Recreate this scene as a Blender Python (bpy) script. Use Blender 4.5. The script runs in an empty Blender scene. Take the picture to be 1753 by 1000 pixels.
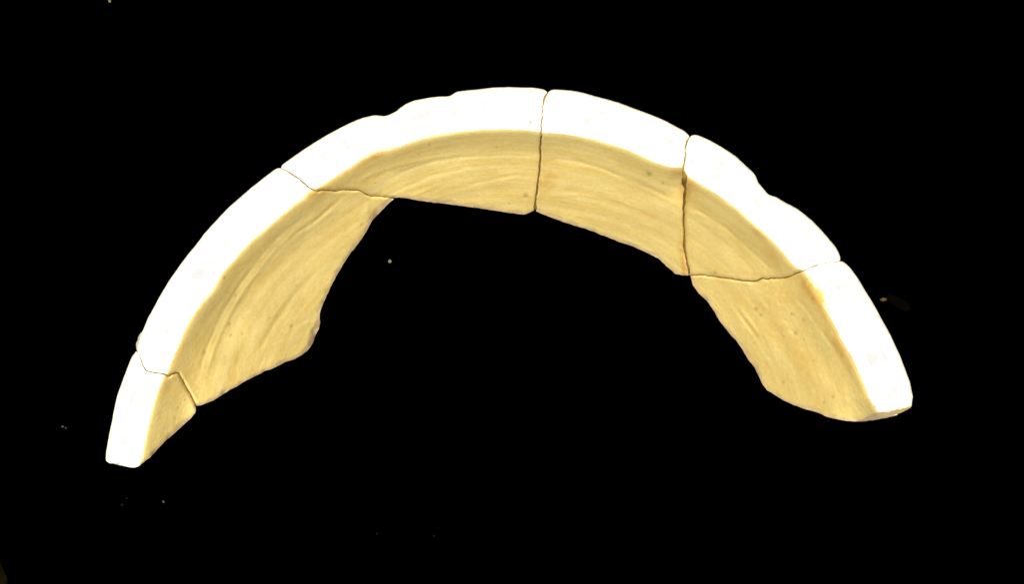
import bpy, math, random
import numpy as np
from mathutils import Vector, Matrix, noise
from mathutils.geometry import delaunay_2d_cdt

# ------------------------------------------------------------------ camera, world, lamps, exposure
S = bpy.context.scene
COL = S.collection
K = 0.00018                 # metres per photograph pixel at the height of the rim
D = 4200.0                  # camera height above the rim, in the same units
CX, CY = 876.5, 500.0

cam_d = bpy.data.cameras.new('camera')
cam_d.sensor_width = 36.0
cam_d.lens = 36.0 * D / 1753.0
cam_d.clip_start = 0.01
cam_d.clip_end = 50.0
cam = bpy.data.objects.new('camera', cam_d)
cam.location = (0, 0, D * K)
COL.objects.link(cam)
S.camera = cam

w = bpy.data.worlds.new('World')
S.world = w
w.use_nodes = True
bg = w.node_tree.nodes['Background']
bg.inputs['Color'].default_value = (1.0, 0.97, 0.92, 1)
bg.inputs['Strength'].default_value = 0.10

def lamp(name, loc, target, size, power, colour=(1, 1, 1)):
    l = bpy.data.lights.new(name, 'AREA')
    l.shape = 'DISK'
    l.size = size
    l.energy = power
    l.color = colour
    o = bpy.data.objects.new(name, l)
    o.location = loc
    d = Vector(target) - Vector(loc)
    o.rotation_euler = d.to_track_quat('-Z', 'Y').to_euler()
    COL.objects.link(o)
    return o

# copy-stand lamp high over the mouth of the vessel
lamp('overhead_lamp', (-0.19, -0.05, 2.2), (0, -0.0, 0), 0.20, 136.0, (1.0, 0.985, 0.95))

S.view_settings.view_transform = 'Standard'
S.view_settings.look = 'None'
S.view_settings.gamma = 1.0
S.view_settings.exposure = 0.0

# ------------------------------------------------------------------ frame of the vessel
RI = 627.0
CEN = np.array([875.0 - CX, CY - 848.0, 0.0])       # centre of the mouth
TILT = math.radians(4.6)
_ca, _sa = math.cos(TILT), math.sin(TILT)
AX = np.array([[_ca, 0, _sa], [0, 1, 0], [-_sa, 0, _ca]]).T     # columns: local x, y, z in the world
HEAD = np.array([0, 0, D])

def to_local(p):
    return (p - CEN) @ AX
def to_world(q):
    return q @ AX.T + CEN

# inner profile: slope (fall per unit of radius) read from the lip inward
_pr = np.arange(0, 330, 0.5)
def _table(xs, sl):
    v = np.interp(_pr, xs, sl)
    v = v * (1 + 0.03 * np.sin(_pr * 0.55 + np.sin(_pr * .13) * 2) * (_pr > 25) + 0.04 * np.sin(_pr * 0.23 + 1) * (_pr > 30))
    return -9.5 - np.concatenate([[0], np.cumsum(v[:-1] * 0.5)])
# one side of the pot is hollowed a little more below the lip than the other
_pzA = _table([0, 2, 5, 9, 15, 22, 30, 40, 50, 62, 72, 84, 95, 110, 140, 330],
              [1.6, 2.5, 4.2, 5.8, 5.3, 4.6, 4.0, 3.45, 3.1, 2.9, 3.0, 3.15, 2.9, 3.05, 2.8, 2.5])
_pzB = _table([0, 2, 5, 8, 14, 22, 32, 42, 50, 62, 72, 84, 95, 110, 140, 330],
              [1.6, 2.4, 3.6, 4.2, 3.95, 3.6, 3.2, 3.0, 2.85, 2.8, 2.85, 2.95, 2.8, 2.85, 2.75, 2.6])

def prof(rho, th):
    x = RI - rho
    g = np.clip((2.05 - th) / .7, 0, 1) + np.clip((th - 2.62) / .3, 0, 1)
    g = g * g * (3 - 2 * g)
    zin = np.interp(x, _pr, _pzA) * (1 - g) + np.interp(x, _pr, _pzB) * g
    e = np.clip(1 + x / 12.0, 0, 1)
    return np.where(x >= 0, zin, -9.5 * e ** 2)

def wob(th, rho):
    """slight wander of the throwing ridges round the pot"""
    a = np.clip((RI - rho) / 30, 0, 1)
    return a * (2.2 * np.sin(th * 3.1 + .6) + 1.3 * np.sin(th * 7.3 + rho * .02) + .5 * np.sin(th * 17 + rho * .06))

def rho_prime(rho, th, lip):
    off = np.interp(th, lip[0], lip[1]) - RI
    dec = np.clip((rho - 565) / 50, 0, 1)
    dec = dec * dec * (3 - 2 * dec)
    return rho - off * dec + wob(th, rho)

def ray(px):
    w_ = np.stack([px[:, 0] - CX, CY - px[:, 1], np.zeros(len(px))], 1)
    d = w_ - HEAD
    return d / -d[:, 2:3]           # falls one unit per unit of depth

def polar(q):
    return np.hypot(q[:, 0], q[:, 1]), np.arctan2(q[:, 1], q[:, 0])

def hit(px, lip):
    """where the line of sight through each traced point meets the vessel"""
    d = ray(px)
    lo = np.full(len(px), D - 80.0)
    hi = np.full(len(px), D + 1100.0)
    for _ in range(34):
        m = (lo + hi) / 2
        q = to_local(HEAD + d * m[:, None])
        r, th = polar(q)
        above = q[:, 2] > prof(rho_prime(r, th, lip), th)
        lo = np.where(above, m, lo)
        hi = np.where(above, hi, m)
    t = (lo + hi) / 2
    q = to_local(HEAD + d * t[:, None])
    r, th = polar(q)
    return d, t, rho_prime(r, th, lip)

def rimplane_polar(px):
    d = ray(px)
    n = AX[:, 2]
    t = ((CEN - HEAD) @ n - 3) / (d @ n)
    q = to_local(HEAD + d * t[:, None])
    return polar(q)

# ------------------------------------------------------------------ traced outlines
A_ = lambda s: np.array([[float(v) for v in p.split(',')] for p in s.split()])
outer = {
 1: A_('234,601 226,611 218,631 209,655 201,677 196,700 191,726 185.6,752 181.7,776 181,786'),
 2: A_('481,287.5 479,286.5 472,289 456,301 432,320 410,339 390,357 370,378 350,400 337,418 324,433 312,449 300,466 290,480 278,500 265,524 253,546 244,568 240,571 236,578 236,584 232.5,588 233.5,594 234,600'),
 3: A_('938,158 932,153 920,150.6 900,149.5 870,149 844,149.5 820,152.6 794,155 782,156.5 774,162 768,165 750,165 730,168 710,171.6 696,177 686,184 678,191 668,196 658,199 650,197.6 640,197 632,199 620,202 600,210 580,220 560,231 540,243 520,256 500,270 487,279 481.5,284 481,288'),
 4: A_('1181,234 1178,230 1170,223 1156,216 1141,207.5 1126,201 1110,194.5 1092,188 1076,182 1060,176 1040,170 1020,165 1000,159 980,155 956,153 946,153 942,154.5 938,158'),
 5: A_('1438,447 1438.5,441 1436,433 1428,420 1416,406 1404,392 1390,378 1376,366 1364,357 1352,351 1340,344.4 1328,337 1315,333.6 1306,322 1297,312 1294,302 1290,296 1276,283 1260,268 1244,257 1224,245 1206,236 1194,231 1185,231 1181,234'),
 6: A_('1560.6,697 1561,688 1563,680 1561,672 1558,656 1550,634 1540,608 1528,582 1518,562 1510,548 1500,529 1490,512 1480,496 1470,479 1460,465 1450,453 1443,448 1438,447'),
}
broken = {
 1: A_('181,786 182,790 186,793 196,794.5 209,798 222,801 232.5,801 240,797 248,790 257,784 270,769 284.5,754 300,741 315.5,726 327,716 335,707 335.7,697'),
 2: A_('335.7,695.5 346,693.5 367,685 380,676.5 395,667 406,661.5 419.6,652.5 435,645 446,640 455,634.5 463.6,632.7 479,625.4 490,619 501,616.6 518.6,607 529.6,597 537,585 540.6,571.5 546,563 548.3,553 547,544.5 548,533 554,517.6 561.5,501 566,491 577,470 589,450 601,431.5 605,428 617,412 629,393 637,377 650,364 662,351 675,339.5'),
 3: A_('675,338 686,338 700,339.5 716,343 736,345.6 760,348.3 790,352.4 810,355 832,358 850,361 870,364 884,366 897,367 906,364.5 912,361 915,360'),
 4: A_('917,361 926,365 940,371 960,378 980,385 1000,391 1020,398 1040,406 1060,414 1080,420.5 1100,429 1114,436 1128,443 1136,451 1146,460 1156,469 1168,471.6 1180,472'),
 5: A_('1180,472 1181.5,471'),
 6: A_('1182,472 1186,488 1196,502 1212,516.5 1222,532 1232,550 1250,572.5 1261,584 1272,600 1282,617 1292,629 1300,646 1307,661 1314,669 1326,676 1340,685 1360,694 1380,701.5 1400,706 1406,710 1416,714 1430,717.5 1446,720.5 1464,722 1480,721.6 1500,719 1520,715 1540,708 1554,701.5 1560.6,697'),
}
crack = {
 'a': A_('234,600.5 238,607 244,624 250.6,636 266,639 282,640.5 288,644.5 295,640 305,637 312,650 319.5,665 328.6,681 335.7,696'),
 'b': A_('481,288 491,293 501,298.5 513,307 524,317 531,322.5 541,327 550,324.5 575,326 590,324 604,325 617.5,326 626,331 635,335 655,336.5 675,338.5'),
 'c': A_('938,158 934,163 931,172 929,182 928.4,198 927,210 926.6,224 926,240 925,258 924.4,278 923,296 920.5,312 918.5,332 916.5,350 916,361'),
 'd': A_('1181,234 1177,239 1174,246 1172.4,258 1173,268 1171,278 1170,288 1171,300 1171,312 1173,324 1172,340 1171,360 1170,376 1171,400 1172,416 1173,432 1175,446 1179,458 1180.5,471'),
 'e': A_('1438,447 1428,449 1414,450 1400,453 1388,457 1378,463 1370,467 1360,469 1354,473 1346,475.5 1330,476.5 1305,477 1294,481.5 1276,481 1260,478.5 1247,476.5 1222,473 1197,470 1182,471'),
}
half = {     # half width of the open joint along the crack
 'a': ([0, .3, .5, 1], [.6, .8, 1.1, 1.4]),
 'b': ([0, .35, .45, 1], [1.0, 1.1, .7, .6]),
 'c': ([0, .1, .4, .7, .93, 1], [2.0, 1.3, 1.1, 1.5, 2.0, 4.0]),
 'd': ([0, .04, .08, .12, .2, .26, .30, .34, .37, .42, .55, .9, 1], [.8, 1.6, 1.7, .8, 1.4, 2.0, 3.8, 3.4, 1.2, 2.4, 1.6, 1.8, 2.6]),
 'e': ([0, .3, .4, .6, 1], [.6, .6, 1.2, .8, .5]),
}
lips = {
 1: A_('284,640 277,651 269,669 261,695 254.5,721 248,750 243,776 238,796'),
 2: A_('545,318 530,330 517,340 504,349 486,364 470,378 450,394 432,410 414,428 401,443 389,456 379,468 370,483 360,500 344,519 332,535 320,555 310,577 301,600 292,622 285,640'),
 3: A_('930,225 924,224.5 908,223 880,221 850,220.6 820,222 800,223.5 770,226.5 744,231 720,237 700,244 680,251 660,257.5 640,262.5 630,267.5 612,277 600,286 580,298 560,310 548,318 541,324'),
 4: A_('1182,292 1170,287 1150,286.5 1140,284 1120,277.5 1100,268 1080,258.5 1050,248 1020,239.5 990,233 960,228.5 940,227 925,227'),
 5: A_('1380,468 1375,463 1366,460.5 1354,449 1340,431 1320,410 1300,391 1280,373 1262,357 1250,349 1230,334 1210,321.5 1190,310 1174,302 1168,299'),
 6: A_('1509,715 1498,698 1488,682 1480,660 1470,636 1460,614 1450,596 1440,578 1430,559 1420,542 1410,526 1400,508 1390,491 1380,472 1374,464'),
}
centre_of = {1: (255, 720), 2: (420, 470), 3: (760, 250), 4: (1050, 290), 5: (1290, 380), 6: (1400, 610)}
# sherd -> outline as a ring of pieces (kind, key, reversed)
ring = {
 1: [('o', 1, 0), ('k', 1, 0), ('c', 'a', 1)],
 2: [('o', 2, 0), ('c', 'a', 0), ('k', 2, 0), ('c', 'b', 1)],
 3: [('o', 3, 0), ('c', 'b', 0), ('k', 3, 0), ('c', 'c', 1)],
 4: [('o', 4, 0), ('c', 'c', 0), ('k', 4, 0), ('c', 'd', 1)],
 5: [('o', 5, 0), ('c', 'd', 0), ('k', 5, 0), ('c', 'e', 1)],
 6: [('o', 6, 0), ('c', 'e', 0), ('k', 6, 0)],
}

def dist_poly(p, line, closed=False):
    a = line
    b = np.roll(line, -1, 0) if closed else line[1:]
    if not closed: a = line[:-1]
    best = np.full(len(p), 1e9)
    for s, e in zip(a, b):
        v = e - s
        L = v @ v
        if L < 1e-9: continue
        t = np.clip(((p - s) @ v) / L, 0, 1)
        q = p - (s + t[:, None] * v)
        best = np.minimum(best, np.hypot(q[:, 0], q[:, 1]))
    return best

def inside(p, poly):
    c = np.zeros(len(p), bool)
    a = poly; b = np.roll(poly, -1, 0)
    for (x0, y0), (x1, y1) in zip(a, b):
        if y0 == y1: continue
        k = ((y0 > p[:, 1]) != (y1 > p[:, 1])) & (p[:, 0] < (x1 - x0) * (p[:, 1] - y0) / (y1 - y0) + x0)
        c ^= k
    return c

def resample(line, step, closed=False):
    pts = np.vstack([line, line[:1]]) if closed else line
    seg = np.hypot(*np.diff(pts, axis=0).T)
    s = np.concatenate([[0], np.cumsum(seg)])
    n = max(2, int(round(s[-1] / step)))
    t = np.linspace(0, s[-1], n + 1)
    out = np.stack([np.interp(t, s, pts[:, 0]), np.interp(t, s, pts[:, 1])], 1)
    return out[:-1] if closed else out

def chaikin(p, n=2):
    for _ in range(n):
        q = np.roll(p, -1, 0)
        a = p * .75 + q * .25
        b = p * .25 + q * .75
        p = np.stack([a, b], 1).reshape(-1, 2)
    return p

def n2(x, y, s, o=0.0):
    return noise.noise(Vector((x / s + o, y / s - o, o * 1.7)))

# the hidden jaggedness of each crack, shared by the two sherds that meet there
for k in crack:
    c = resample(crack[k], 5.0)
    t = np.linspace(0, 1, len(c))
    tn = np.gradient(c, axis=0); tn /= np.hypot(*tn.T)[:, None]
    nr = np.stack([-tn[:, 1], tn[:, 0]], 1)
    j = np.array([n2(x, y, 7.0, 3.3) * 1.6 + n2(x, y, 3.5, 1.3) * .8 for x, y in c]) * np.sin(np.pi * t) ** .3
    crack[k] = c + nr * j[:, None]

def outline(i):
    pts, cc = [], np.array(centre_of[i])
    for kind, key, rev in ring[i]:
        if kind == 'c':
            c = crack[key]
            t = np.linspace(0, 1, len(c))
            h = np.interp(t, *half[key])
            h = h * (1 + .8 * np.array([n2(x, y, 11.0, 8.1 + i) + .6 * n2(x, y, 4.0, 2.1 + i) for x, y in c]))
            tn = np.gradient(c, axis=0); tn /= np.hypot(*tn.T)[:, None]
            nr = np.stack([-tn[:, 1], tn[:, 0]], 1)
            mid = len(c) // 2
            # which side the sherd lies on
            sgn = 1.0 if np.sum(nr[mid] * (cc - c[mid])) > 0 else -1.0
            q = c + nr * (h * sgn)[:, None]
            q = q[1:-1]
            if rev: q = q[::-1]
        else:
            q = resample((outer if kind == 'o' else broken)[key], 6.0 if kind == 'o' else 4.0)
            am = .5 if kind == 'o' else 1.0
            q = q + am * np.array([[n2(x, y, 5.0, 1.2), n2(x, y, 5.0, 7.7)] for x, y in q])
        pts.append(q)
    return resample(chaikin(np.vstack(pts), 1), 2.4, True)

# features raised or sunk in the inner wall, in traced coordinates: (line, width, fall along the sight line)
marks = {
 2: [('560,358 528,378 498,402 470,430 444,462 420,494 398,530 382,562 366,600 352,645', 3.2, -3.2), ('540,360 512,378 486,396 458,426 432,458 408,492 384,530 366,568 350,605 338,650', 3.0, 3.0),          # double throwing ridge
     ('600,352 560,368 520,395 486,426 458,462', 7.0, -2.5),
     ('592,335 570,352 545,374 520,392 498,402', 3.0, 5.0),
     ('517,344 524,352 531,358', 1.6, -4.0),
     ('507,566 522,556 536,549 546,545', 4.0, -4.0),                                   # lip of the flake scar
     ('503,560 518,551 534,543', 3.0, 3.0),
     ('560,455 530,478 500,512 470,555 448,590 430,620', 6.0, 3.5),
     ('624,384 627,366 632,338', 5.0, -6.0)],
 3: [('640,345 690,322 740,300 800,287 860,283 915,284', 3, 2.0),
     ('655,312 700,290 745,275 800,268 870,266 923,267', 2.4, 2.5),
     ('600,318 640,296 680,283 740,270 800,262', 3.0, -3.0),
     ('690,341 740,322 760,312', 3.0, -3.0),
     ('780,322 830,310 880,300 916,300', 2.4, 3.0)],
 4: [('930,268 987,276 1030,288 1064,303 1110,322 1166,347', 2.4, 3.5),
     ('930,255 990,266 1040,283 1090,304 1166,340', 6.0, -2.0),
     ('940,335 1000,333 1060,345 1120,368', 3.0, -2.0)],
 5: [('1176,351 1200,362 1243,391 1280,424 1320,461 1334,477', 2.4, 4),
     ('1176,366 1196,367 1212,376', 2.2, -5.0),
     ('1258,404 1276,408 1290,415', 2.2, -4.0),
     ('1185,333 1230,362 1275,400 1320,446 1345,474', 7.0, -1.5)],
 6: [('1340,482 1384,535 1430,600 1470,670', 2.4, 2.5),
     ('1258,516 1282,548 1312,590', 2.4, -5.0), ('1252,518 1276,552 1304,590', 2.4, 4.0), ('1355,500 1372,520 1392,538', 3.0, 4.0),
     ('1280,518 1298,532 1304,541', 3.0, -6.0),
     ('1400,545 1424,580 1436,600', 4.0, -3.0),
     ('1425,683 1434,688', 3.0, -6.0), ('1420,678 1430,682', 2.0, 6.0), ('1324,600 1337,612', 2.0, 5.0),
     ('1405,692 1412,700', 2.5, -5.0)],
}
# brown stains in the clay: x, y, radius x, radius y, turn in degrees, strength
stains = [(1172, 325, 8, 28, 0, .9), (1160, 296, 14, 9, 0, .7), (1165, 425, 6, 16, 0, .6), (1171, 400, 5, 75, 0, .8),
          (935, 312, 14, 26, 0, .5), (942, 272, 14, 4, 0, .6), (946, 300, 14, 6, 0, .6), (924, 300, 3, 60, 0, .5),
          (640, 266, 26, 7, -28, 1.0), (600, 292, 24, 5, -32, .7), (536, 331, 12, 6, -10, .9), (560, 322, 40, 9, -20, .5),
          (1398, 505, 34, 12, 58, 1.3), (1345, 510, 20, 8, 40, .5), (1290, 470, 30, 3, 5, .4), (1300, 525, 14, 6, 50, .6), (1362, 600, 20, 8, 60, .5), (1172, 455, 5, 14, 0, .7), (1180, 318, 10, 16, 0, .7), (1436, 598, 40, 7, 60, .9), (1380, 490, 18, 10, 60, .5), (1330, 560, 30, 16, 50, .3),
          (1385, 640, 30, 14, 70, .35), (1262, 505, 20, 12, 40, .3), (1300, 402, 14, 6, 40, .6), (1320, 440, 20, 10, 50, .5),
          (307, 610, 20, 5, -60, .6), (285, 660, 16, 5, -70, .6), (1110, 298, 4, 4, 0, .7), (1107, 368, 20, 5, 20, .4),
          (295, 641, 12, 3, -10, .9), (325, 675, 3, 22, -28, .6), (455, 470, 40, 6, -50, .3), (560, 420, 40, 18, -50, .15),
          (908, 348, 10, 10, 0, .35), (1346, 476, 14, 4, 0, .5), (960, 205, 3, 2, 0, .3)]
pits = [(287, 0), ]
pits = [(352, 604, 2.2), (404, 506, 2.0), (394, 555, 2.6), (417, 545, 1.5), (500, 559, 3.2), (462, 545, 1.6), (416, 572, 1.8),
        (385, 476, 2.0), (445, 432, 1.5), (305, 699, 1.8), (300, 717, 1.6), (1362, 571, 3.0), (1294, 529, 3.0), (1302, 540, 2.6),
        (1355, 538, 2.6), (1224, 467, 2.4), (1111, 298, 3.4), (1135, 314, 2.4), (1391, 512, 2.4), (900, 336, 4.0), (735, 247, 2.0),
        (850, 252, 1.6), (1375, 548, 2.0), (1425, 680, 2.6), (1410, 690, 2.0), (1168, 316, 3.0), (1174, 321, 3.0), (819, 165, 2.6),
        (743, 183, 3.0), (575, 232, 2.2), (908, 209, 5.0), (1088, 250, 2.0), (1026, 220, 1.5), (1498, 697, 2.0), (230, 669, 3.0),
        (258, 668, 2.4), (243, 620, 2.0), (1451, 546, 2.2), (1460, 562, 1.6), (298, 525, 1.8), (620, 385, 2.2), (1340, 655, 2.0)]

frac6 = A_('1462,723 1470,719.5 1486,711.5 1496,706.5 1508,705 1520,704 1532,700.5 1545,698 1561,695.5')

def build_arrays(i):
    poly = outline(i)
    lip_px = lips[i]
    r, th = rimplane_polar(lip_px)
    o = np.argsort(th)
    lip = (th[o], r[o])
    lo, hi = poly.min(0), poly.max(0)
    st = 2.5
    gx = np.arange(lo[0], hi[0], st); gy = np.arange(lo[1], hi[1], st * .87)
    G = np.array([(x + (st / 2 if k % 2 else 0), y) for k, y in enumerate(gy) for x in gx])
    G += np.array([[n2(x, y, 1.3), n2(y, x, 1.3)] for x, y in G]) * .5
    G = G[inside(G, poly)]
    G = G[dist_poly(G, poly, True) > 1.6]
    L = resample(lip_px, 2.4)
    L = L[inside(L, poly)]
    L = L[dist_poly(L, poly, True) > 1.0]
    G = G[dist_poly(G, L) > 1.3]
    extra = []
    if i == 6:
        E = resample(frac6, 2.4); E = E[inside(E, poly)]; E = E[dist_poly(E, poly, True) > .8]
        G = G[dist_poly(G, E) > 1.2]
        extra = [E]
    nb, nl = len(poly), len(L)
    P = np.vstack([poly, L] + extra + [G])
    edges = [(nb + k, nb + k + 1) for k in range(nl - 1)]
    vs, es, fs, ov, oe, of = delaunay_2d_cdt([Vector(p) for p in P], edges, [list(range(nb))], 1, 1e-6)
    px = np.array([(v.x, v.y) for v in vs])
    return poly, lip, lip_px, px, [tuple(f) for f in fs]

def build_sherd(i):
    poly, lip, lip_px, px, faces = build_arrays(i)
    d, t, rp = hit(px, lip)
    x, y = px[:, 0], px[:, 1]
    wall = rp < RI - 1
    # fall below the ideal surface along the line of sight
    fall = np.zeros(len(px))
    do = dist_poly(px, outer[i])
    R = 14.0
    m = do < R
    fall[m] += (R - np.sqrt(np.maximum(R * R - (R - do[m]) ** 2, 0))) * 1.15
    dk = dist_poly(px, broken[i])
    jag = np.array([n2(a, b, 13, 4.0) for a, b in px])
    wk = 5.0 + 4 * jag
    if i == 2:
        wk = wk + 6 * np.exp(-((x - 640) ** 2 + (y - 360) ** 2) / 900) + 9 * np.exp(-((x - 542) ** 2 + (y - 575) ** 2) / 500)
    if i == 1: wk = np.maximum(wk, 4.0)
    wk = np.clip(wk, 1.5, 20)
    u = np.clip(1 - dk / wk, 0, 1)
    steep = np.where(wall, 1.3, .8)
    if i != 5: fall += u ** 1.2 * wk * steep * (1 + .5 * jag)
    for kind, key, rev in ring[i]:
        if kind == 'c':
            dc = dist_poly(px, crack[key])
            wc = 4.6 + 2 * jag
            uc = np.clip(1 - dc / wc, 0, 1)
            fall += uc ** 1.5 * 4.0 * np.where(wall, 2.0, 1.0)
    for line, wd, dep in marks.get(i, []):
        g = dist_poly(px, A_(line))
        ln = A_(line)
        endf = np.clip(np.minimum(np.hypot(*(px - ln[0]).T), np.hypot(*(px - ln[-1]).T)) / 34.0, 0.05, 1)
        vary = 1 + .7 * np.array([n2(a, b, 26, 3.7) for a, b in px])
        fall += .75 * dep * vary * np.exp(-(g / wd) ** 2) * endf * np.where(wall, 1, 0)
    pit_att = np.zeros(len(px))
    for a, b, rr in pits:
        g = np.exp(-((x - a) ** 2 + (y - b) ** 2) / (rr * rr))
        fall += g * np.where(wall, rr * 1.1, rr * .5)
        pit_att = np.maximum(pit_att, g)
    # broad unevenness of hand-thrown clay
    lump = np.array([n2(a, b, 60, 2.0) * 3.0 + n2(a, b, 22, 5.0) * 1.3 + n2(a, b, 8, 9.0) * .5 for a, b in px])
    fall += lump * np.where(wall, 1.0, .22)
    if i in (5, 6):      # pocked, slightly spalled surface
        pk = np.array([n2(a, b, 9, 12.0) for a, b in px])
        reg = np.exp(-((x - 1350) ** 2 + (y - 555) ** 2) / 75 ** 2)
        fall += np.clip(pk - .18, 0, 1) * 7.5 * reg * np.where(wall, 1, 0)
    if i == 6:
        fy = np.interp(x, frac6[:, 0], frac6[:, 1], left=1e9)
        fall += np.clip(y - fy, 0, 40) * 4.5
    if i == 2:       # small loose flake on the outer edge beside the joint
        ex = 244 + (234 - 244) * (y - 566) / 35.0
        fall += np.where((y > 564) & (y < 602), np.clip(ex - x + 1, 0, 12) * 5.0, 0)
    T = t + fall
    front = HEAD + d * T[:, None]
    q = to_local(front)
    rr_, th = polar(q)
    # outside of the pot: the back of the rim and of the wall
    ri = np.interp(th, lip[0], lip[1])
    zb = np.minimum(q[:, 2] - 12, -85.0)
    rim_u = np.clip((rr_ - ri) / 38.0, 0, 1)
    rb_wall = rr_ + 33
    rb = np.where(rr_ < ri, rb_wall, (ri + 33) * (1 - rim_u) + (rr_ - 3) * rim_u)
    rb += np.array([n2(a, b, 30, 6.0) for a, b in px]) * 1.2
    if i == 6:      # the fracture at the end leans outward, its back is drawn in under the front
        pass
    qb = np.stack([rb * np.cos(th), rb * np.sin(th), zb], 1)
    st = np.zeros(len(px))
    for a, b, sx, sy, deg, k in stains:
        ca, sa = math.cos(math.radians(deg)), math.sin(math.radians(deg))
        ux = (x - a) * ca + (y - b) * sa; uy = -(x - a) * sa + (y - b) * ca
        st += k * np.exp(-(ux / sx) ** 2 - (uy / sy) ** 2)
    st *= 1 + .8 * np.array([n2(a, b, 9, 2.5) for a, b in px])
    return px, faces, q, qb, rp, np.clip(st, 0, 1.0), pit_att, poly, dk / np.maximum(wk, 1), np.clip((do - 8) / 14.0, 0, 1) * np.clip((rp - RI - 10) / 12.0, 0, 1)

# ------------------------------------------------------------------ materials
def new_mat(name):
    m = bpy.data.materials.new(name)
    m.use_nodes = True
    nt = m.node_tree
    return m, nt, nt.nodes, nt.links, nt.nodes['Principled BSDF']

def clay(name, base, light, dark, stain_col, rough=.82, bump=.26, streak=True):
    m, nt, N, L, B = new_mat(name)
    tc = N.new('ShaderNodeTexCoord')
    sep = N.new('ShaderNodeSeparateXYZ'); L.new(tc.outputs['Object'], sep.inputs[0])
    at = N.new('ShaderNodeMath'); at.operation = 'ARCTAN2'
    L.new(sep.outputs['Y'], at.inputs[0]); L.new(sep.outputs['X'], at.inputs[1])
    def scaled(sock, f):
        n = N.new('ShaderNodeMath'); n.operation = 'MULTIPLY'; n.inputs[1].default_value = f
        L.new(sock, n.inputs[0]); return n.outputs[0]
    # wheel streaks: long round the pot, thin in height
    cb = N.new('ShaderNodeCombineXYZ')
    L.new(scaled(at.outputs[0], 1.7), cb.inputs[0]); L.new(scaled(sep.outputs['Z'], 230.0), cb.inputs[1])
    ns = N.new('ShaderNodeTexNoise'); ns.inputs['Scale'].default_value = 1.0; ns.inputs['Detail'].default_value = 4
    ns.inputs['Roughness'].default_value = .6; ns.inputs['Distortion'].default_value = .6
    L.new(cb.outputs[0], ns.inputs['Vector'])
    cb2 = N.new('ShaderNodeCombineXYZ')
    L.new(scaled(at.outputs[0], 3.0), cb2.inputs[0]); L.new(scaled(sep.outputs['Z'], 800.0), cb2.inputs[1])
    nw = N.new('ShaderNodeTexNoise'); nw.inputs['Scale'].default_value = 1.0; nw.inputs['Detail'].default_value = 3
    nw.inputs['Roughness'].default_value = .7; nw.inputs['Distortion'].default_value = .3
    L.new(cb2.outputs[0], nw.inputs['Vector'])
    # clouds
    nc = N.new('ShaderNodeTexNoise'); nc.inputs['Scale'].default_value = 70.0; nc.inputs['Detail'].default_value = 6
    nc.inputs['Roughness'].default_value = .62
    L.new(tc.outputs['Object'], nc.inputs['Vector'])
    # fine grain
    nf = N.new('ShaderNodeTexNoise'); nf.inputs['Scale'].default_value = 900.0; nf.inputs['Detail'].default_value = 5
    nf.inputs['Roughness'].default_value = .7
    L.new(tc.outputs['Object'], nf.inputs['Vector'])
    def ramp(sock, a, b, ca, cb_):
        r = N.new('ShaderNodeValToRGB'); e = r.color_ramp.elements
        e[0].position, e[1].position = a, b
        e[0].color, e[1].color = (*ca, 1), (*cb_, 1)
        L.new(sock, r.inputs[0]); return r.outputs[0]
    def mix(f, a, b, mode='MIX'):
        n = N.new('ShaderNodeMix'); n.data_type = 'RGBA'; n.blend_type = mode
        if isinstance(f, float): n.inputs[0].default_value = f
        else: L.new(f, n.inputs[0])
        for s, v in ((n.inputs[6], a), (n.inputs[7], b)):
            if isinstance(v, tuple): s.default_value = (*v, 1)
            else: L.new(v, s)
        return n.outputs[2]
    c = ramp(nc.outputs[0], .34, .66, dark, base)
    if streak:
        aw = N.new('ShaderNodeAttribute'); aw.attribute_name = 'wheel'
        def wheeled(col):
            n = N.new('ShaderNodeMath'); n.operation = 'MULTIPLY'
            L.new(aw.outputs['Fac'], n.inputs[0]); L.new(col, n.inputs[1]); return n.outputs[0]
        c = mix(.14, c, light)
        c = mix(wheeled(ramp(ns.outputs[0], .42, .66, (0, 0, 0), (.38, .38, .38))), c, light)
        c = mix(wheeled(ramp(ns.outputs[0], .28, .44, (.30, .30, .30), (0, 0, 0))), c, dark)
        c = mix(1.0, c, ramp(nw.outputs[0], .3, .7, (.945, .94, .92), (1.04, 1.04, 1.05)), 'MULTIPLY')
    else:
        c = mix(.35, c, light)
    g = ramp(nf.outputs[0], .3, .7, (.86, .85, .82), (1.06, 1.06, 1.06))
    c = mix(1.0, c, g, 'MULTIPLY')
    a1 = N.new('ShaderNodeAttribute'); a1.attribute_name = 'stain'
    c = mix(a1.outputs['Fac'], c, stain_col)
    a2 = N.new('ShaderNodeAttribute'); a2.attribute_name = 'pit'
    c = mix(a2.outputs['Fac'], c, (.47, .33, .12) if streak else (.19, .19, .165))
    # scattered mineral specks
    vo = N.new('ShaderNodeTexVoronoi'); vo.inputs['Scale'].default_value = 330.0
    L.new(tc.outputs['Object'], vo.inputs['Vector'])
    sp = N.new('ShaderNodeSeparateColor'); L.new(vo.outputs['Color'], sp.inputs[0])
    th = N.new('ShaderNodeMath'); th.operation = 'GREATER_THAN'; th.inputs[1].default_value = .975
    L.new(sp.outputs[0], th.inputs[0])
    nr = N.new('ShaderNodeMath'); nr.operation = 'LESS_THAN'; nr.inputs[1].default_value = .17
    L.new(vo.outputs['Distance'], nr.inputs[0])
    an = N.new('ShaderNodeMath'); an.operation = 'MULTIPLY'; L.new(th.outputs[0], an.inputs[0]); L.new(nr.outputs[0], an.inputs[1])
    c = mix(scaled(an.outputs[0], .55), c, (.34, .23, .09))
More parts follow.
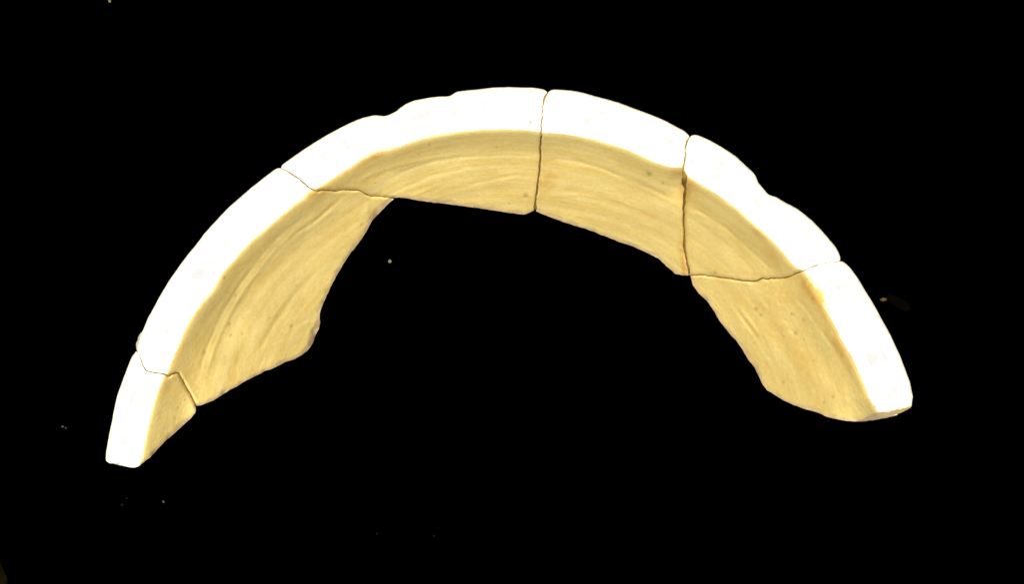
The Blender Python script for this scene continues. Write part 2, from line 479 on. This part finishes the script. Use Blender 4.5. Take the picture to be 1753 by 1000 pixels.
    if name.startswith('pale'):      # faint grey smudges mottled over the flat of the rim
        nm = N.new('ShaderNodeTexNoise'); nm.inputs['Scale'].default_value = 150.0; nm.inputs['Detail'].default_value = 7
        nm.inputs['Roughness'].default_value = .72
        L.new(tc.outputs['Object'], nm.inputs['Vector'])
        ai = N.new('ShaderNodeAttribute'); ai.attribute_name = 'inner'
        def masked(col):
            n = N.new('ShaderNodeMath'); n.operation = 'MULTIPLY'
            L.new(ai.outputs['Fac'], n.inputs[0]); L.new(col, n.inputs[1]); return n.outputs[0]
        c = mix(masked(ramp(nm.outputs[0], .47, .56, (0, 0, 0), (1, 1, 1))), c, (.342, .338, .334))
        c = mix(masked(ramp(nm.outputs[0], .60, .74, (0, 0, 0), (.8, .8, .8))), c, (.30, .297, .29))
    L.new(c, B.inputs['Base Color'])
    B.inputs['Roughness'].default_value = rough
    B.inputs['Specular IOR Level'].default_value = .15
    # relief
    ad = N.new('ShaderNodeMath'); ad.operation = 'ADD'
    L.new(scaled(nf.outputs[0], .35), ad.inputs[0]); L.new(scaled(nc.outputs[0], 1.2), ad.inputs[1])
    ad2 = N.new('ShaderNodeMath'); ad2.operation = 'ADD'
    L.new(ad.outputs[0], ad2.inputs[0]); L.new(scaled(ns.outputs[0], .15 if streak else .1), ad2.inputs[1])
    bp = N.new('ShaderNodeBump'); bp.inputs['Strength'].default_value = bump; bp.inputs['Distance'].default_value = .0009
    L.new(ad2.outputs[0], bp.inputs['Height']); L.new(bp.outputs[0], B.inputs['Normal'])
    return m

M_wall = clay('buff_fired_clay', (.82, .622, .208), (.895, .764, .355), (.752, .524, .138), (.67, .41, .095))
M_rim = clay('pale_overlit_clay', (.88, .80, .62), (.90, .84, .70), (.85, .76, .56), (.62, .38, .10), bump=.18, streak=False)  # same clay, colour made paler to put the rim's strong light into it
M_core = clay('broken_clay_core', (.84, .62, .32), (.88, .68, .38), (.76, .52, .24), (.60, .33, .07), bump=.3, streak=False)

def simple(name, col, rough=.8, spec=.1, nscale=400.0, var=.3):
    m, nt, N, L, B = new_mat(name)
    tc = N.new('ShaderNodeTexCoord')
    n = N.new('ShaderNodeTexNoise'); n.inputs['Scale'].default_value = nscale; n.inputs['Detail'].default_value = 4
    L.new(tc.outputs['Object'], n.inputs['Vector'])
    r = N.new('ShaderNodeValToRGB'); e = r.color_ramp.elements
    e[0].position, e[1].position = .3, .7
    e[0].color = (*[v * (1 - var) for v in col], 1); e[1].color = (*[min(1, v * (1 + var)) for v in col], 1)
    L.new(n.outputs[0], r.inputs[0]); L.new(r.outputs[0], B.inputs['Base Color'])
    B.inputs['Roughness'].default_value = rough
    B.inputs['Specular IOR Level'].default_value = spec
    b = N.new('ShaderNodeBump'); b.inputs['Strength'].default_value = .3; b.inputs['Distance'].default_value = .0005
    L.new(n.outputs[0], b.inputs['Height']); L.new(b.outputs[0], B.inputs['Normal'])
    return m

M_joint = simple('brown_joint_face', (.40, .26, .075), .9, 0.0)  # crack faces coloured a darker brown than the open breaks
M_glue = simple('brown_old_adhesive', (.20, .12, .032), .8, .0)
M_cloth = simple('black_velvet', (.00002, .00002, .00002), 1.0, 0.0, 3000.0, .4)

# ------------------------------------------------------------------ the fragment
root = bpy.data.objects.new('pottery_rim_fragment', None)
root['label'] = 'curved buff pottery rim fragment mended from six sherds, pale flat rim facing up, on black'
root['category'] = 'pottery fragment'
root.empty_display_size = .02
COL.objects.link(root)
Rm = Matrix([list(AX[0]) + [0], list(AX[1]) + [0], list(AX[2]) + [0], [0, 0, 0, 1]])
root.matrix_world = Matrix.Translation(Vector(CEN * K)) @ Rm
bpy.context.view_layer.update()

def link(name, verts, faces, mats, mat_idx, parent, attrs=None, smooth=True):
    me = bpy.data.meshes.new(name)
    me.from_pydata([tuple(v) for v in verts], [], faces)
    for m in mats: me.materials.append(m)
    if mat_idx is not None: me.polygons.foreach_set('material_index', mat_idx)
    if attrs:
        for k, v in attrs.items():
            a = me.attributes.new(k, 'FLOAT', 'POINT')
            a.data.foreach_set('value', np.asarray(v, dtype=np.float32))
    me.polygons.foreach_set('use_smooth', [smooth] * len(me.polygons))
    me.update()
    o = bpy.data.objects.new(name, me)
    COL.objects.link(o)
    if parent: o.parent = parent
    return o

lowest = 0.0
labels = {
 1: 'small end sherd at the lower left with a pointed corner of wall',
 2: 'large left sherd with a throwing ridge and a flake scar at its broken edge',
 3: 'upper left sherd with chipped outer rim edge',
 4: 'top right sherd with smooth outer rim edge',
 5: 'right sherd with a notch chipped from the outer rim',
 6: 'lower right end sherd, widest piece of wall, with a broken end face',
}
for i in (1, 2, 3, 4, 5, 6):
    px, faces, q, qb, rp, st, pit, poly, brk, inner = build_sherd(i)
    n = len(px)
    # boundary edges, in face order
    ed = {}
    rimf, wallf = [], []
    for f in faces:
        a = [px[k] for k in f]
        area = sum(a[k][0] * a[(k + 1) % len(f)][1] - a[(k + 1) % len(f)][0] * a[k][1] for k in range(len(f)))
        if area > 0: f = tuple(reversed(f))          # picture y points down
        (rimf if np.mean([rp[k] for k in f]) > RI - .3 else wallf).append(f)
    incrack = np.zeros(n, bool)
    for kind, key, rev in ring[i]:
        if kind == 'c': incrack |= dist_poly(px, crack[key]) < 5.5
    def solid(fl):
        out, idx = [], []
        cnt = {}
        allf = set()
        for f in fl:
            for k in range(len(f)):
                cnt[(f[k], f[(k + 1) % len(f)])] = 1
        return cnt
    full = solid(faces and (rimf + wallf))
    bound = [(a, b) for (a, b) in full if (b, a) not in full]
    def emit(fl, name, parent, front_mat, bnd):
        used = sorted({k for f in fl for k in f})
        mp = {k: j for j, k in enumerate(used)}
        u = len(used)
        V = np.vstack([q[used], qb[used]]) * K
        F = [tuple(mp[k] for k in f) for f in fl]
        MI = [0] * len(F)
        F += [tuple(mp[k] + u for k in reversed(f)) for f in fl]
        MI += [0] * (len(F) - len(MI))
        # fracture faces: own vertices, one row between, so the break is crisp and rough
        V = [tuple(v) for v in V]
        side = {}
        def sv(k):
            if k not in side:
                a, b = q[k] * K, qb[k] * K
                j = len(V)
                m1 = a * .66 + b * .34; m2 = a * .33 + b * .67
                nn = Vector(a * 4000)
                jit = np.array([noise.noise(nn), noise.noise(nn + Vector((9, 0, 0))), noise.noise(nn + Vector((0, 9, 0)))]) * K * 1.2
                V.extend([tuple(a), tuple(m1 + jit), tuple(m2 - jit), tuple(b)])
                side[k] = j
            return side[k]
        for a, b in bnd:
            if a in mp and b in mp:
                ja, jb = sv(a), sv(b)
                for s in range(3):
                    F.append((jb + s, ja + s, ja + s + 1, jb + s + 1)); MI.append(2 if incrack[a] and incrack[b] else 1)
        src = used + used + [k for k in side for _ in range(4)]
        # side verts were appended in the order of first use
        return link(name, V, F, [front_mat, M_core, M_joint], MI, parent,
                    {'stain': st[src], 'pit': pit[src], 'inner': inner[src], 'wheel': np.full(len(src), {1: .3, 2: .75, 3: 1, 4: 1, 5: .7, 6: .3}[i])})
    if i == 6:
        fy = np.interp(px[:, 0], frac6[:, 0], frac6[:, 1], left=1e9)
    body = emit(wallf, 'sherd', root, M_wall, [e for e in bound if True and e in solid(wallf)])
    body['label'] = labels[i]
    if i == 6:
        # faces of the broken end take the core of the clay
        me = body.data
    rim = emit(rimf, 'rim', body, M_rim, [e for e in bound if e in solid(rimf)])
    for o in (body, rim):
        vw = [root.matrix_world @ v.co for v in o.data.vertices]
        lowest = min(lowest, min(v.z for v in vw))
    if i != 5:
        for k, f in enumerate(wallf):
            if np.mean([brk[j] for j in f]) < .75: body.data.polygons[k].material_index = 1
    if i == 6:
        cen_low = {tuple(sorted(f)) for f in (rimf + wallf) if np.mean([px[k][1] - fy[k] for k in f]) > .2}
        for o, fl in ((body, wallf), (rim, rimf)):
            for k, f in enumerate(fl):
                if tuple(sorted(f)) in cen_low: o.data.polygons[k].material_index = 1

# old adhesive standing a little below the surface in every joint
crack_lip = {'a': 2, 'b': 3, 'c': 4, 'd': 5, 'e': 6}
for key, c in crack.items():
    i = crack_lip[key]
    r, th = rimplane_polar(lips[i]); o = np.argsort(th); lip = (th[o], r[o])
    c2 = resample(c, 3.0)[1:-1]
    t = np.linspace(0, 1, len(c2))
    tn = np.gradient(c2, axis=0); tn /= np.hypot(*tn.T)[:, None]
    nr = np.stack([-tn[:, 1], tn[:, 0]], 1)
    h = np.interp(t, *half[key]) + .5
    rows = []
    for off, extra in ((-1, 0), (1, 0), (1, 14), (-1, 14)):
        p = c2 + nr * (h * off)[:, None]
        d, tt, rp = hit(p, lip)
        wv = rp < RI - 1
        dep = np.where(wv, 5.0, 9.0) + extra + np.array([n2(a, b, 6, 3) for a, b in c2]) * 2.5
        rows.append(to_local(HEAD + d * (tt + dep)[:, None]) * K)
    m = len(c2)
    V = np.vstack(rows); F = []
    for k in range(m - 1):
        for a in range(4):
            b = (a + 1) % 4
            F.append((a * m + k, a * m + k + 1, b * m + k + 1, b * m + k))
    F.append((0, m, 2 * m, 3 * m)); F.append((4 * m - 1, 3 * m - 1, 2 * m - 1, m - 1))
    link('adhesive_seam', V, F, [M_glue], None, root)

# ------------------------------------------------------------------ the black ground and the specks on it
gz = lowest - .0006
me = bpy.data.meshes.new('black_cloth')
nn_ = 40
vs_, fs_ = [], []
for a in range(nn_ + 1):
    for b in range(nn_ + 1):
        x_, y_ = (a / nn_ - .5) * 3.0, (b / nn_ - .5) * 3.0
        r_ = math.hypot(x_, y_)
        vs_.append((x_, y_, gz + (noise.noise(Vector((x_ * 4, y_ * 4, 0))) * .01 * max(0, min(1, (r_ - .35) / .3)))))
for a in range(nn_):
    for b in range(nn_):
        k = a * (nn_ + 1) + b
        fs_.append((k, k + nn_ + 1, k + nn_ + 2, k + 1))
me.from_pydata(vs_, [], fs_); me.materials.append(M_cloth)
me.polygons.foreach_set('use_smooth', [True] * len(me.polygons))
cl = bpy.data.objects.new('ground', me); COL.objects.link(cl)
cl['kind'] = 'structure'

def on_ground(x, y):
    f = (D * K - gz) / (D * K)
    return Vector(((x - CX) * K * f, (CY - y) * K * f, gz))

def crumb(name, x, y, rx, ry, rz, mat, label, cat, turn=0, seed=0, group=None):
    import bmesh
    bm = bmesh.new()
    bmesh.ops.create_icosphere(bm, subdivisions=3, radius=1.0)
    ce, sn = math.cos(turn), math.sin(turn)
    for v in bm.verts:
        p = v.co.copy()
        p *= 1 + .35 * noise.noise(p * 1.6 + Vector((seed, seed, 0))) + .12 * noise.noise(p * 4 + Vector((0, seed, 3)))
        p = Vector((p.x * rx, p.y * ry, p.z * rz))
        v.co = Vector((p.x * ce - p.y * sn, p.x * sn + p.y * ce, p.z)) * K
    zmin = min(v.co.z for v in bm.verts)
    for v in bm.verts: v.co.z -= zmin
    me = bpy.data.meshes.new(name); bm.to_mesh(me); bm.free()
    me.materials.append(mat)
    me.polygons.foreach_set('use_smooth', [True] * len(me.polygons))
    o = bpy.data.objects.new(name, me); COL.objects.link(o)
    o.location = on_ground(x, y)
    o['label'] = label; o['category'] = cat
    if group: o['group'] = group
    return o

M_c1 = simple('pale_clay_crumb', (.14, .11, .06))
M_c2 = simple('grey_dust', (.045, .045, .036))
M_c3 = simple('dark_dust', (.004, .004, .004), 1.0, 0.0)
M_c4 = simple('amber_clay_chip', (.075, .043, .010))
M_c5 = simple('dark_brown_fibre', (.0012, .0009, .0003), 1.0, 0.0)
M_c6 = simple('dark_brown_card', (.0035, .0026, .0006), .9, 0.0, 120.0, .6)
g = 'specks lying on the black ground'
crumb('dust_speck', 667.5, 447.5, 3.3, 3.6, 2.5, M_c1, 'pale tan speck lying alone in the middle of the black under the arch', 'speck', 0, 1, g)
crumb('dust_speck', 188, 0.5, 2.8, 4.0, 2, M_c1, 'greyish tan speck cut by the top border of the photo, upper left', 'speck', .2, 2, g)
crumb('dust_speck', 107.5, 730.5, 2.6, 2.0, 2, M_c2, 'grey speck left of the lower left end, larger of the close pair', 'speck', .3, 3, g)
crumb('dust_speck', 112.8, 733, 1.8, 1.5, 1.2, M_c2, 'tiny dim speck, smaller and right one of the close pair at far left', 'speck', 0, 4, g)
crumb('dust_speck', 280, 859.5, 2.3, 2.6, 1.8, M_c2, 'grey speck below the lower left end of the fragment', 'speck', .5, 5, g)
crumb('dust_speck', 217, 853, 3.2, 1.8, 1.4, M_c3, 'faint dark speck, upper of two to the left of the grey speck', 'speck', .2, 6, g)
crumb('dust_speck', 209, 864.5, 2.8, 2.8, 1.4, M_c3, 'faint round dark speck, lower of two below the lower left end', 'speck', 0, 7, g)
crumb('dust_speck', 645, 914, 2.0, 2.6, 1.4, M_c3, 'faint speck near the lower edge, left of the two at bottom centre', 'speck', 0, 8, g)
crumb('dust_speck', 743, 918, 2.3, 2.4, 1.4, M_c3, 'faint speck near the lower edge, right of the two at bottom centre', 'speck', 0, 9, g)
crumb('clay_chip', 1512, 513, 6.6, 3.4, 3.4, M_c4, 'small amber chip on the black just right of the outer rim', 'chip', .1, 11)
crumb('fibre_tuft', 1538, 518, 26, 9, 3, M_c5, 'barely visible dark brown tuft trailing right from the amber chip', 'fibre', -.5, 12)
crumb('card_corner', -22, 985, 36, 60, 4, M_c6, 'very dark brown corner peeking in at the bottom left of the photo', 'card', .25, 13)
